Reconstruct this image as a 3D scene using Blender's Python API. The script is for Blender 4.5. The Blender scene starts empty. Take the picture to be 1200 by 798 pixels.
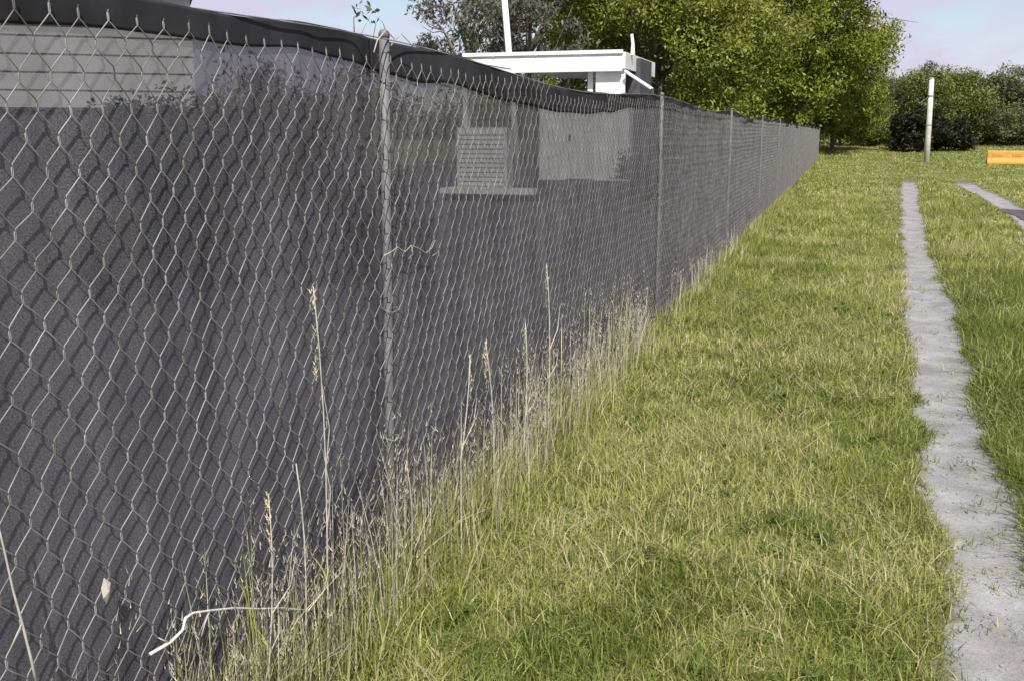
import bpy, math, random
import numpy as np
from mathutils import Vector, Matrix

random.seed(7)
rng = np.random.default_rng(11)
S = bpy.context.scene
COL = S.collection

# ------------------------------------------------------------------ camera
FPX, IW, IH = 1200.0, 1200, 798          # focal length in photo pixels, photo size
VPX, VPY = 990.0, 157.0                  # vanishing point of the fence line
CAM_D, CAM_H = 1.28, 1.48                # distance to the fence plane, eye height
pitch = math.atan2(IH / 2 - VPY, FPX)
yaw = math.atan2(VPX - IW / 2, math.hypot(FPX, IH / 2 - VPY))
cam_data = bpy.data.cameras.new('camera')
cam = bpy.data.objects.new('camera', cam_data)
COL.objects.link(cam)
cam.location = (CAM_D, 0, CAM_H)
cam.rotation_euler = (math.pi / 2 - pitch, 0, yaw)
cam_data.sensor_width = 36
cam_data.lens = 36 * FPX / IW
cam_data.clip_start = 0.05
cam_data.clip_end = 3000
S.camera = cam

# ------------------------------------------------------------------ sun, sky, exposure
SUN_EL, SUN_AZ = math.radians(46), math.radians(157)   # azimuth clockwise from +Y (down the lane)
sun_dir = Vector((math.sin(SUN_AZ) * math.cos(SUN_EL), math.cos(SUN_AZ) * math.cos(SUN_EL), math.sin(SUN_EL)))
sl = bpy.data.lights.new('sun', 'SUN')
sl.energy = 3.6
sl.angle = math.radians(0.6)
sl.color = (1.0, 0.95, 0.86)
so = bpy.data.objects.new('sun', sl)
COL.objects.link(so)
so.rotation_euler = sun_dir.to_track_quat('Z', 'Y').to_euler()

W = bpy.data.worlds.new('World')
S.world = W
W.use_nodes = True
nt = W.node_tree
nt.nodes.clear()
def N(t, kind, **kw):
    n = t.nodes.new(kind)
    for k, v in kw.items():
        setattr(n, k, v)
    return n
sky = N(nt, 'ShaderNodeTexSky', sky_type='NISHITA')
sky.sun_disc = False
sky.sun_elevation = SUN_EL
sky.sun_rotation = SUN_AZ
sky.air_density = 1.0
sky.dust_density = 0.4
tc = N(nt, 'ShaderNodeTexCoord')
sx = N(nt, 'ShaderNodeSeparateXYZ')
nt.links.new(tc.outputs['Generated'], sx.inputs[0])
zc = N(nt, 'ShaderNodeMath', operation='ADD'); zc.inputs[1].default_value = 0.30
nt.links.new(sx.outputs['Z'], zc.inputs[0])
zm = N(nt, 'ShaderNodeMath', operation='MAXIMUM'); zm.inputs[1].default_value = 0.05
nt.links.new(zc.outputs[0], zm.inputs[0])
dv = N(nt, 'ShaderNodeVectorMath', operation='DIVIDE')
cb = N(nt, 'ShaderNodeCombineXYZ')
for i in range(3):
    nt.links.new(zm.outputs[0], cb.inputs[i])
nt.links.new(tc.outputs['Generated'], dv.inputs[0])
nt.links.new(cb.outputs[0], dv.inputs[1])
cn = N(nt, 'ShaderNodeTexNoise')
cn.inputs['Scale'].default_value = 1.7
cn.inputs['Detail'].default_value = 7
cn.inputs['Roughness'].default_value = 0.55
co = N(nt, 'ShaderNodeVectorMath', operation='ADD'); co.inputs[1].default_value = (13.8, 9.5, 0.0)
nt.links.new(dv.outputs[0], co.inputs[0])
nt.links.new(co.outputs[0], cn.inputs['Vector'])
cr = N(nt, 'ShaderNodeValToRGB')
cr.color_ramp.elements[0].position = 0.36
cr.color_ramp.elements[0].color = (0.0, 0.0, 0.0, 1)
cr.color_ramp.elements[1].position = 0.54
cr.color_ramp.elements[1].color = (0.96, 0.96, 0.96, 1)
nt.links.new(cn.outputs['Fac'], cr.inputs['Fac'])
mx = N(nt, 'ShaderNodeMixRGB')
mx.inputs['Color2'].default_value = (5.7, 5.35, 6.9, 1)
nt.links.new(cr.outputs['Color'], mx.inputs['Fac'])
nt.links.new(sky.outputs['Color'], mx.inputs['Color1'])
bg = N(nt, 'ShaderNodeBackground')
bg.inputs['Strength'].default_value = 0.062
nt.links.new(mx.outputs[0], bg.inputs['Color'])
wo = N(nt, 'ShaderNodeOutputWorld')
nt.links.new(bg.outputs[0], wo.inputs['Surface'])

S.view_settings.view_transform = 'Standard'
S.view_settings.look = 'None'
S.view_settings.gamma = 1
S.view_settings.exposure = 0.95
S.view_settings.use_curve_mapping = False

# ------------------------------------------------------------------ helpers
_F = np.array([-math.sin(yaw) * math.cos(pitch), math.cos(yaw) * math.cos(pitch), -math.sin(pitch)])
_R = np.array([math.cos(yaw), math.sin(yaw), 0.0])
_U = np.cross(_R, _F)
_C = np.array([CAM_D, 0, CAM_H])
def ray(px, py):
    return _F + _R * (px - IW / 2) / FPX + _U * (IH / 2 - py) / FPX
def on_y(px, py, Y):
    d = ray(px, py); return _C + d * (Y / d[1])
def on_x(px, py, X):
    d = ray(px, py); return _C + d * ((X - CAM_D) / d[0])
def on_z(px, py, Z=0.0):
    d = ray(px, py); return _C + d * ((Z - CAM_H) / d[2])

def tag(o, label=None, cat=None, group=None, kind=None):
    if label: o['label'] = label
    if cat: o['category'] = cat
    if group: o['group'] = group
    if kind: o['kind'] = kind
    return o
def link(o, parent=None):
    COL.objects.link(o)
    if parent is not None:
        o.parent = parent
    return o
def empty(name, loc=(0, 0, 0), rz=0.0):
    o = bpy.data.objects.new(name, None)
    o.location = loc
    o.rotation_euler = (0, 0, rz)
    o.empty_display_size = 0.2
    return link(o)
def np_mesh(name, verts, faces, mat, colors=None, smooth=False, parent=None):
    """faces: int array (n,3) or (n,4)"""
    verts = np.asarray(verts, dtype=np.float32); faces = np.asarray(faces, dtype=np.int32)
    me = bpy.data.meshes.new(name)
    k = faces.shape[1]
    me.vertices.add(len(verts)); me.vertices.foreach_set('co', verts.ravel())
    me.loops.add(faces.size); me.loops.foreach_set('vertex_index', faces.ravel())
    me.polygons.add(len(faces)); me.polygons.foreach_set('loop_start', np.arange(0, faces.size, k, dtype=np.int32))
    try:
        me.polygons.foreach_set('loop_total', np.full(len(faces), k, dtype=np.int32))
    except Exception:
        pass
    if smooth:
        me.polygons.foreach_set('use_smooth', np.ones(len(faces), dtype=bool))
    me.update(calc_edges=True)
    if colors is not None:
        at = me.attributes.new('tint', 'FLOAT_COLOR', 'POINT')
        c4 = np.ones((len(verts), 4), dtype=np.float32); c4[:, :3] = colors
        at.data.foreach_set('color', c4.ravel())
    me.materials.append(mat)
    o = bpy.data.objects.new(name, me)
    return link(o, parent)
class MB:
    """collects plain shapes into one mesh"""
    def __init__(s): s.v = []; s.f = []
    def box(s, a, b):
        x0, y0, z0 = a; x1, y1, z1 = b; n = len(s.v)
        s.v += [(x0, y0, z0), (x1, y0, z0), (x1, y1, z0), (x0, y1, z0), (x0, y0, z1), (x1, y0, z1), (x1, y1, z1), (x0, y1, z1)]
        s.f += [tuple(n + i for i in q) for q in ((0, 3, 2, 1), (4, 5, 6, 7), (0, 1, 5, 4), (1, 2, 6, 5), (2, 3, 7, 6), (3, 0, 4, 7))]
        return s
    def tube(s, pts, rad, sides=6, cap=True):
        pts = [Vector(p) for p in pts]
        if not hasattr(rad, '__len__'): rad = [rad] * len(pts)
        n0 = len(s.v); ref = None
        for i, p in enumerate(pts):
            d = (pts[min(i + 1, len(pts) - 1)] - pts[max(i - 1, 0)]).normalized()
            if ref is None:
                ref = Vector((0, 0, 1)) if abs(d.z) < 0.9 else Vector((1, 0, 0))
            u = d.cross(ref).normalized(); w = u.cross(d).normalized(); ref = w if False else ref
            for k in range(sides):
                a = 2 * math.pi * k / sides
                s.v.append(tuple(p + (u * math.cos(a) + w * math.sin(a)) * rad[i]))
        for i in range(len(pts) - 1):
            for k in range(sides):
                a = n0 + i * sides + k; b = n0 + i * sides + (k + 1) % sides
                s.f.append((a, b, b + sides, a + sides))
        if cap:
            s.f.append(tuple(n0 + k for k in range(sides))[::-1])
            e = n0 + (len(pts) - 1) * sides
            s.f.append(tuple(e + k for k in range(sides)))
        return s
    def build(s, name, mat, parent=None, smooth=False, bevel=0):
        me = bpy.data.meshes.new(name); me.from_pydata(s.v, [], s.f); me.update()
        me.materials.append(mat)
        if smooth:
            me.polygons.foreach_set('use_smooth', np.ones(len(me.polygons), dtype=bool))
        o = bpy.data.objects.new(name, me)
        if bevel:
            m = o.modifiers.new('bevel', 'BEVEL'); m.width = bevel; m.segments = 2; m.limit_method = 'ANGLE'
        return link(o, parent)

_lat = rng.random((256, 256))
def vnoise(x, y, s=1.0, seed=0):
    x = np.asarray(x) * s + 17.3 * seed + 500; y = np.asarray(y) * s + 41.7 * seed + 500
    xi = np.floor(x).astype(int); yi = np.floor(y).astype(int)
    fx = x - xi; fy = y - yi
    fx = fx * fx * (3 - 2 * fx); fy = fy * fy * (3 - 2 * fy)
    g = lambda i, j: _lat[i % 256, j % 256]
    return (g(xi, yi) * (1 - fx) + g(xi + 1, yi) * fx) * (1 - fy) + (g(xi, yi + 1) * (1 - fx) + g(xi + 1, yi + 1) * fx) * fy
def fbm(x, y, s=1.0, seed=0, o=3):
    return sum(vnoise(x, y, s * 2 ** k, seed + k * 3) * 0.5 ** k for k in range(o)) / sum(0.5 ** k for k in range(o))

# ------------------------------------------------------------------ materials
def mat_new(name):
    m = bpy.data.materials.new(name); m.use_nodes = True
    t = m.node_tree; t.nodes.clear()
    out = N(t, 'ShaderNodeOutputMaterial')
    return m, t, out
def simple(name, col, rough=0.6, metal=0.0, var=0.15, scale=8.0, bump=0.0, bscale=60.0, dirt=None, spec=0.5):
    m, t, out = mat_new(name)
    p = N(t, 'ShaderNodeBsdfPrincipled')
    p.inputs['Roughness'].default_value = rough; p.inputs['Metallic'].default_value = metal; p.inputs['Specular IOR Level'].default_value = spec
    c = N(t, 'ShaderNodeTexCoord')
    n = N(t, 'ShaderNodeTexNoise'); n.inputs['Scale'].default_value = scale; n.inputs['Detail'].default_value = 5
    t.links.new(c.outputs['Object'], n.inputs['Vector'])
    r = N(t, 'ShaderNodeValToRGB')
    lo = [x * (1 - var) for x in (dirt or col)]; hi = [min(1, x * (1 + var)) for x in col]
    r.color_ramp.elements[0].position = 0.3; r.color_ramp.elements[1].position = 0.7
    r.color_ramp.elements[0].color = (*lo, 1); r.color_ramp.elements[1].color = (*hi, 1)
    t.links.new(n.outputs['Fac'], r.inputs['Fac']); t.links.new(r.outputs['Color'], p.inputs['Base Color'])
    if bump:
        n2 = N(t, 'ShaderNodeTexNoise'); n2.inputs['Scale'].default_value = bscale; n2.inputs['Detail'].default_value = 4
        t.links.new(c.outputs['Object'], n2.inputs['Vector'])
        b = N(t, 'ShaderNodeBump'); b.inputs['Strength'].default_value = bump; b.inputs['Distance'].default_value = 0.02
        t.links.new(n2.outputs['Fac'], b.inputs['Height']); t.links.new(b.outputs[0], p.inputs['Normal'])
    t.links.new(p.outputs[0], out.inputs['Surface'])
    return m
def leafy(name, trans=0.3, rough=0.55, spec=0.3):
    """blade / leaf material, colour from the per-blade attribute"""
    m, t, out = mat_new(name)
    a = N(t, 'ShaderNodeAttribute', attribute_name='tint')
    p = N(t, 'ShaderNodeBsdfPrincipled'); p.inputs['Roughness'].default_value = rough
    p.inputs['Specular IOR Level'].default_value = spec
    tr = N(t, 'ShaderNodeBsdfTranslucent')
    mixn = N(t, 'ShaderNodeMixShader'); mixn.inputs[0].default_value = trans
    t.links.new(a.outputs['Color'], p.inputs['Base Color']); t.links.new(a.outputs['Color'], tr.inputs['Color'])
    t.links.new(p.outputs[0], mixn.inputs[1]); t.links.new(tr.outputs[0], mixn.inputs[2])
    t.links.new(mixn.outputs[0], out.inputs['Surface'])
    return m
M_GRASS = leafy('grass_blades', 0.36, 0.65, 0.2)
M_LEAF = leafy('tree_leaves', 0.25, 0.5)
M_STALK = leafy('dry_stalks', 0.1, 0.7)

def ground_mat():
    m, t, out = mat_new('turf_ground')
    p = N(t, 'ShaderNodeBsdfPrincipled'); p.inputs['Roughness'].default_value = 0.9
    c = N(t, 'ShaderNodeTexCoord')
    n1 = N(t, 'ShaderNodeTexNoise'); n1.inputs['Scale'].default_value = 1.3; n1.inputs['Detail'].default_value = 8; n1.inputs['Roughness'].default_value = 0.65
    n2 = N(t, 'ShaderNodeTexNoise'); n2.inputs['Scale'].default_value = 40; n2.inputs['Detail'].default_value = 5
    for n in (n1, n2): t.links.new(c.outputs['Object'], n.inputs['Vector'])
    r = N(t, 'ShaderNodeValToRGB')
    e = r.color_ramp.elements
    e[0].position = 0.32; e[0].color = (0.075, 0.095, 0.022, 1)
    e[1].position = 0.72; e[1].color = (0.22, 0.20, 0.085, 1)
    k = e.new(0.52); k.color = (0.13, 0.145, 0.04, 1)
    t.links.new(n1.outputs['Fac'], r.inputs['Fac'])
    x = N(t, 'ShaderNodeMixRGB', blend_type='MULTIPLY'); x.inputs['Fac'].default_value = 0.55
    t.links.new(r.outputs['Color'], x.inputs['Color1']); t.links.new(n2.outputs['Color'], x.inputs['Color2'])
    b = N(t, 'ShaderNodeBump'); b.inputs['Strength'].default_value = 0.6; b.inputs['Distance'].default_value = 0.03
    t.links.new(n2.outputs['Fac'], b.inputs['Height'])
    t.links.new(r.outputs['Color'], p.inputs['Base Color']); t.links.new(b.outputs[0], p.inputs['Normal'])
    t.links.new(p.outputs[0], out.inputs['Surface'])
    return m
M_GROUND = ground_mat()

def track_mat():
    m, t, out = mat_new('pale_dirt')
    p = N(t, 'ShaderNodeBsdfPrincipled'); p.inputs['Roughness'].default_value = 0.95
    c = N(t, 'ShaderNodeTexCoord')
    n1 = N(t, 'ShaderNodeTexNoise'); n1.inputs['Scale'].default_value = 3.5; n1.inputs['Detail'].default_value = 9; n1.inputs['Roughness'].default_value = 0.6
    v = N(t, 'ShaderNodeTexVoronoi'); v.inputs['Scale'].default_value = 95
    n3 = N(t, 'ShaderNodeTexNoise'); n3.inputs['Scale'].default_value = 240; n3.inputs['Detail'].default_value = 3
    for n in (n1, v, n3): t.links.new(c.outputs['Object'], n.inputs['Vector'])
    r = N(t, 'ShaderNodeValToRGB'); e = r.color_ramp.elements
    e[0].position = 0.3; e[0].color = (0.155, 0.145, 0.142, 1)
    e[1].position = 0.68; e[1].color = (0.30, 0.287, 0.287, 1)
    t.links.new(n1.outputs['Fac'], r.inputs['Fac'])
    x = N(t, 'ShaderNodeMixRGB', blend_type='OVERLAY'); x.inputs['Fac'].default_value = 0.5
    t.links.new(r.outputs['Color'], x.inputs['Color1']); t.links.new(n3.outputs['Fac'], x.inputs['Color2'])
    x2 = N(t, 'ShaderNodeMixRGB', blend_type='OVERLAY'); x2.inputs['Fac'].default_value = 0.15
    t.links.new(x.outputs[0], x2.inputs['Color1']); t.links.new(v.outputs['Color'], x2.inputs['Color2'])
    hs0 = N(t, 'ShaderNodeHueSaturation'); hs0.inputs['Saturation'].default_value = 0.35
    t.links.new(x2.outputs[0], hs0.inputs['Color'])
    # bare brown soil and thatch towards the ragged edges
    at_ = N(t, 'ShaderNodeAttribute', attribute_name='tint')
    n4 = N(t, 'ShaderNodeTexNoise'); n4.inputs['Scale'].default_value = 11; n4.inputs['Detail'].default_value = 8; n4.inputs['Roughness'].default_value = 0.7
    t.links.new(c.outputs['Object'], n4.inputs['Vector'])
    ma = N(t, 'ShaderNodeMath', operation='MULTIPLY_ADD'); ma.inputs[1].default_value = 0.95
    t.links.new(n4.outputs['Fac'], ma.inputs[0]); t.links.new(at_.outputs['Fac'], ma.inputs[2])
    er = N(t, 'ShaderNodeMapRange'); er.inputs['From Min'].default_value = 1.10; er.inputs['From Max'].default_value = 1.36
    t.links.new(ma.outputs[0], er.inputs['Value'])
    hs = N(t, 'ShaderNodeMixRGB'); hs.inputs['Color2'].default_value = (0.115, 0.098, 0.055, 1)
    t.links.new(er.outputs[0], hs.inputs['Fac']); t.links.new(hs0.outputs[0], hs.inputs['Color1'])
    ad = N(t, 'ShaderNodeMath', operation='ADD')
    t.links.new(v.outputs['Distance'], ad.inputs[0]); t.links.new(n1.outputs['Fac'], ad.inputs[1])
    b = N(t, 'ShaderNodeBump'); b.inputs['Strength'].default_value = 0.3; b.inputs['Distance'].default_value = 0.006
    t.links.new(ad.outputs[0], b.inputs['Height'])
    t.links.new(hs.outputs[0], p.inputs['Base Color']); t.links.new(b.outputs[0], p.inputs['Normal'])
    t.links.new(p.outputs[0], out.inputs['Surface'])
    return m
M_TRACK = track_mat()
M_STONE = simple('track_stone', (0.24, 0.23, 0.23), 0.85, var=0.35, scale=30)
M_MUD = simple('wet_mud', (0.06, 0.055, 0.055), 0.85, var=0.3, scale=6)
M_WIRE = simple('galvanised_wire', (0.24, 0.24, 0.25), 0.65, 0.2, var=0.3, scale=9, dirt=(0.15, 0.125, 0.105))
M_POST = simple('galvanised_post', (0.145, 0.145, 0.15), 0.65, 0.25, var=0.2, scale=14, bump=0.1)

def cloth_mat():
    m, t, out = mat_new('charcoal_shade_cloth')
    c = N(t, 'ShaderNodeTexCoord')
    n = N(t, 'ShaderNodeTexNoise'); n.inputs['Scale'].default_value = 3.0; n.inputs['Detail'].default_value = 7
    t.links.new(c.outputs['Object'], n.inputs['Vector'])
    mps = N(t, 'ShaderNodeMapping'); mps.inputs['Scale'].default_value = (1, 9, 0.9)
    t.links.new(c.outputs['Object'], mps.inputs['Vector'])
    ns = N(t, 'ShaderNodeTexNoise'); ns.inputs['Scale'].default_value = 1.6; ns.inputs['Detail'].default_value = 6
    t.links.new(mps.outputs[0], ns.inputs['Vector'])
    av = N(t, 'ShaderNodeMath', operation='ADD'); hv = N(t, 'ShaderNodeMath', operation='MULTIPLY'); hv.inputs[1].default_value = 0.5
    t.links.new(n.outputs['Fac'], av.inputs[0]); t.links.new(ns.outputs['Fac'], av.inputs[1]); t.links.new(av.outputs[0], hv.inputs[0])
    r = N(t, 'ShaderNodeValToRGB'); e = r.color_ramp.elements
    e[0].position = 0.36; e[0].color = (0.058, 0.057, 0.068, 1)
    e[1].position = 0.66; e[1].color = (0.132, 0.128, 0.144, 1)
    t.links.new(hv.outputs[0], r.inputs['Fac'])
    d = N(t, 'ShaderNodeBsdfPrincipled'); d.inputs['Roughness'].default_value = 0.75
    d.inputs['Specular IOR Level'].default_value = 0.15
    # splashed dust along the foot of the cloth, with an uneven edge
    sz = N(t, 'ShaderNodeSeparateXYZ'); t.links.new(c.outputs['Object'], sz.inputs[0])
    zn = N(t, 'ShaderNodeMath', operation='MULTIPLY_ADD'); zn.inputs[1].default_value = -0.35
    t.links.new(ns.outputs['Fac'], zn.inputs[0]); t.links.new(sz.outputs['Z'], zn.inputs[2])
    dm = N(t, 'ShaderNodeMapRange'); dm.inputs['From Min'].default_value = -0.15; dm.inputs['From Max'].default_value = 0.10
    dm.inputs['To Min'].default_value = 0.55; dm.inputs['To Max'].default_value = 0.0
    t.links.new(zn.outputs[0], dm.inputs['Value'])
    dx = N(t, 'ShaderNodeMixRGB'); dx.inputs['Color2'].default_value = (0.17, 0.155, 0.13, 1)
    t.links.new(dm.outputs[0], dx.inputs['Fac']); t.links.new(r.outputs['Color'], dx.inputs['Color1'])
    # woven relief
    mp = N(t, 'ShaderNodeMapping'); mp.inputs['Scale'].default_value = (1, 190, 300)
    t.links.new(c.outputs['Object'], mp.inputs['Vector'])
    n2 = N(t, 'ShaderNodeTexNoise'); n2.inputs['Scale'].default_value = 1.0; n2.inputs['Detail'].default_value = 2
    t.links.new(mp.outputs[0], n2.inputs['Vector'])
    wv = N(t, 'ShaderNodeMapRange'); wv.inputs['From Min'].default_value = 0.3; wv.inputs['From Max'].default_value = 0.7
    wv.inputs['To Min'].default_value = 0.45; wv.inputs['To Max'].default_value = 1.5
    t.links.new(n2.outputs['Fac'], wv.inputs['Value'])
    wm = N(t, 'ShaderNodeVectorMath', operation='SCALE')
    t.links.new(dx.outputs[0], wm.inputs[0]); t.links.new(wv.outputs[0], wm.inputs['Scale'])
    t.links.new(wm.outputs[0], d.inputs['Base Color'])
    tr = N(t, 'ShaderNodeBsdfTransparent')
    mr = N(t, 'ShaderNodeMapRange'); mr.inputs['To Min'].default_value = 0.77; mr.inputs['To Max'].default_value = 0.96
    t.links.new(n2.outputs['Fac'], mr.inputs['Value'])
    mixn = N(t, 'ShaderNodeMixShader')
    t.links.new(mr.outputs[0], mixn.inputs[0])
    t.links.new(tr.outputs[0], mixn.inputs[1]); t.links.new(d.outputs[0], mixn.inputs[2])
    t.links.new(mixn.outputs[0], out.inputs['Surface'])
    return m
M_CLOTH = cloth_mat()
M_HEM = simple('charcoal_hem', (0.036, 0.036, 0.040), 1.0, spec=0.05, var=0.4, scale=5)
M_WHITE = simple('white_paint', (0.78, 0.78, 0.77), 0.5, var=0.04, scale=2.2, dirt=(0.62, 0.60, 0.55))
M_WHITE2 = simple('weathered_white_paint', (0.62, 0.63, 0.62), 0.55, var=0.12, scale=4)
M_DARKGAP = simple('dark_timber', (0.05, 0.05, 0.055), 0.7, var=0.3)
M_GREYMETAL = simple('grey_sheet_metal', (0.28, 0.29, 0.30), 0.5, 0.4, var=0.15)
M_GLASS = simple('window_glass', (0.03, 0.04, 0.045), 0.08, var=0.1)
M_ROOFTILE = simple('grey_roof', (0.18, 0.18, 0.19), 0.7, var=0.2)
M_TEAL = simple('teal_paint', (0.06, 0.30, 0.24), 0.5, var=0.1)
M_ORANGE = simple('orange_plastic', (0.44, 0.235, 0.03), 0.45, var=0.1, scale=3)
M_BARK = simple('bark', (0.10, 0.085, 0.07), 0.9, var=0.4, scale=6, bump=0.5, bscale=20)
M_BARKPALE = simple('pale_bark', (0.30, 0.28, 0.25), 0.85, var=0.3, scale=5)
M_PALEWOOD = simple('weathered_pole', (0.52, 0.50, 0.45), 0.8, var=0.2, scale=5)
M_BLEACHED = simple('bleached_twig', (0.62, 0.60, 0.56), 0.8, var=0.2, scale=40)
M_TWIG = simple('dry_twig', (0.40, 0.37, 0.32), 0.8, var=0.25, scale=40)

# ------------------------------------------------------------------ terrain
LRUT_Y = np.array([-3, 0, 2.9, 3.5, 4.2, 5.1, 6.2, 8.1, 10.3, 14.0, 21.6, 30.0, 38.0, 60.0])
def _ruts():
    rows = [(1118, 1250, 760), (1110, 1212, 660), (1100, 1182, 600), (1086, 1152, 530), (1076, 1132, 470), (1067, 1119, 400),
            (1062, 1108, 350), (1060, 1086, 300), (1058, 1076, 250), (1056, 1072, 210)]
    L = [on_z(l, y) for l, r, y in rows]; Rr = [on_z(r, y) for l, r, y in rows]
    yl = np.array([p[1] for p in L]); xl = np.array([p[0] for p in L]); xr = np.array([p[0] for p in Rr])
    return yl, xl, xr
RY, RXL, RXR = _ruts()
RY = np.concatenate([[-3.0], RY]); RXL = np.concatenate([[RXL[0] - 0.05], RXL]); RXR = np.concatenate([[RXR[0]], RXR])
def rut_l(y): return np.interp(y, RY, RXL)
def rut_r(y): return np.interp(y, RY, RXR)
def rut2_c(y): return np.interp(y, [-3, 10, 16.8, 19.2, 25, 31, 40], [3.75, 3.95, 4.25, 4.4, 4.65, 4.75, 5.0])
RUT_END = RY[-1]
def je(y, s): return 0.15 * (fbm(y, np.asarray(y) * 0 + s, 2.6, s, 4) - 0.5)
def edge_l(y): return rut_l(y) + je(y, 3) + 0.10 * np.clip((np.asarray(y) - RUT_END + 6) / 6, 0, 1)
def edge_r(y): return rut_r(y) + 0.03 + je(y, 8) * 1.6 - 0.12 * np.clip((np.asarray(y) - RUT_END + 6) / 6, 0, 1)
def rutmask(x, y):
    """1 inside a wheel rut"""
    x = np.asarray(x); y = np.asarray(y)
    c1 = (edge_l(y) + edge_r(y)) / 2; h1 = (edge_r(y) - edge_l(y)) / 2
    a = np.abs(x - c1) / np.maximum(h1, 0.02); b = np.abs(x - rut2_c(y)) / 0.22
    end = np.clip((RUT_END - y) / 3 , 0, 1)
    return np.clip((1.15 - np.minimum(a, b)) * 2.4, 0, 1) * end * (0.72 + 0.28 * (fbm(x, y, 7.0, 99, 2) < 0.62))
def tz(x, y):
    x = np.asarray(x, dtype=float); y = np.asarray(y, dtype=float)
    z = 0.05 * (vnoise(x, y, 0.35, 2) - 0.5) * np.clip((x - 0.2) / 1.0, 0, 1)
    r = np.clip((y - 61) / 36, 0, 1)
    z = z + 0.75 * r * r * (3 - 2 * r)
    c1 = (rut_l(y) + rut_r(y)) / 2; end = np.clip((RUT_END + 4 - y) / 8, 0, 1)
    z = z - 0.03 * end * (np.exp(-((x - c1) / 0.22) ** 2) + np.exp(-((x - rut2_c(y)) / 0.22) ** 2))
    return z
gx = np.concatenate([np.linspace(-700, -60, 16), np.linspace(-45, -4, 22), np.arange(-3, 9.01, 0.1), np.linspace(10, 45, 20), np.linspace(60, 700, 16)])
gy = np.concatenate([np.linspace(-300, -20, 8), np.linspace(-12, -3, 6), np.arange(-2, 20, 0.22), np.arange(20, 60, 0.8), np.linspace(62, 130, 24), np.linspace(150, 900, 14)])
GX, GY = np.meshgrid(gx, gy)
gv = np.stack([GX.ravel(), GY.ravel(), tz(GX, GY).ravel()], 1)
nx = len(gx); ii, jj = np.meshgrid(np.arange(len(gy) - 1), np.arange(nx - 1), indexing='ij')
q = (ii * nx + jj).ravel()
ground = np_mesh('ground', gv, np.stack([q, q + 1, q + nx + 1, q + nx], 1), M_GROUND, smooth=True)
tag(ground, 'mown yellow-green grass ground running to the trees', 'ground', kind='structure')

def strip(name, ys, xl, xr, mat, lift=0.006, nseg=13):
    ys = np.asarray(ys); u = np.linspace(0, 1, nseg)
    wide = xr - xl
    X = (xl - 0.16 * wide)[:, None] + (wide * 1.32)[:, None] * u[None]
    Y = np.repeat(ys[:, None], nseg, 1); Z = tz(X, Y) + lift
    v = np.stack([X.ravel(), Y.ravel(), Z.ravel()], 1)
    i, k = np.meshgrid(np.arange(len(ys) - 1), np.arange(nseg - 1), indexing='ij'); q = (i * nseg + k).ravel()
    edge = np.abs(u - 0.5) * 2 * np.ones_like(Y)
    edge = np.maximum(edge, 1.15 * np.clip((Y - (ys[-1] - 7)) / 7, 0, 1))
    col = np.stack([edge.ravel()] * 3, 1)
    return np_mesh(name, v, np.stack([q, q + 1, q + nseg + 1, q + nseg], 1), mat, colors=col, smooth=True)
ys = np.concatenate([np.arange(-2, 14, 0.09), np.arange(14, RUT_END, 0.3)])
t1 = strip('wheel_track', ys, edge_l(ys) - 0.02, edge_r(ys) + 0.02, M_TRACK)
tag(t1, 'pale grey dirt wheel track beside the mown verge', 'track', kind='structure')
yb = np.concatenate([np.arange(-2, 36.5, 0.15)])
t2 = strip('wheel_track', yb, rut2_c(yb) - 0.21 + je(yb, 5), rut2_c(yb) + 0.21 + je(yb, 6), M_TRACK)
tag(t2, 'far pale wheel track at the right edge of the lane', 'track', kind='structure')
pv = []; n = 30
pc = on_z(1200, 252); pc[0] = float(rut2_c(pc[1])) + 0.03
pu = [(pc[0] + 0.23 * math.cos(a) * (1 + 0.25 * math.sin(3 * a) + 0.15 * math.sin(7 * a)), pc[1] + 1.7 * math.sin(a) * (1 + 0.12 * math.cos(2 * a + 1))) for a in np.linspace(0, 2 * math.pi, n, endpoint=False)]
pm = bpy.data.meshes.new('mud_patch'); pm.from_pydata([(x, y, float(tz(x, y)) + 0.016) for x, y in pu] + [(pc[0], pc[1], float(tz(pc[0], pc[1])) + 0.016)], [], [(i, (i + 1) % n, n) for i in range(n)])
pm.materials.append(M_MUD)
tag(link(bpy.data.objects.new('mud_patch', pm)), 'dark wet mud patch in the right wheel track', 'mud', kind='structure')

yv = [(-22, -4, 0), (-0.16, -4, 0), (-0.16, 44, 0), (-22, 44, 0)]
ym = bpy.data.meshes.new('yard_paving'); ym.from_pydata([(x, y, 0.012) for x, y, z in yv], [], [(0, 1, 2, 3)]); ym.materials.append(simple('yard_asphalt', (0.055, 0.055, 0.058), 0.9, var=0.3, scale=2, bump=0.3))
tag(link(bpy.data.objects.new('yard_paving', ym)), 'dark asphalt yard behind the shade cloth', 'yard', kind='structure')

# ------------------------------------------------------------------ fence
H_F = 1.745
P1 = on_z(455, 705); Y1 = P1[1]
SP = 4.95
Y_END = on_z(957, 190)[1]
post_y = [Y1 + SP * k for k in range(-1, 30) if Y1 + SP * k < Y_END - 2] + [Y_END]
Y_BEG = -1.6
fence = empty('chain_link_fence', (0, 0, 0))
tag(fence, 'long chain-link fence backed with charcoal shade cloth beside the grass lane', 'fence')
def top_z(y):
    """top of the netting: it sags a little between the posts"""
    ph = ((np.asarray(y, dtype=float) - Y1) / SP) % 1.0
    return H_F - 0.05 * np.sin(math.pi * ph) ** 2 * (0.6 + 0.8 * vnoise(y, np.asarray(y) * 0, 0.21, 4))
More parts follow.
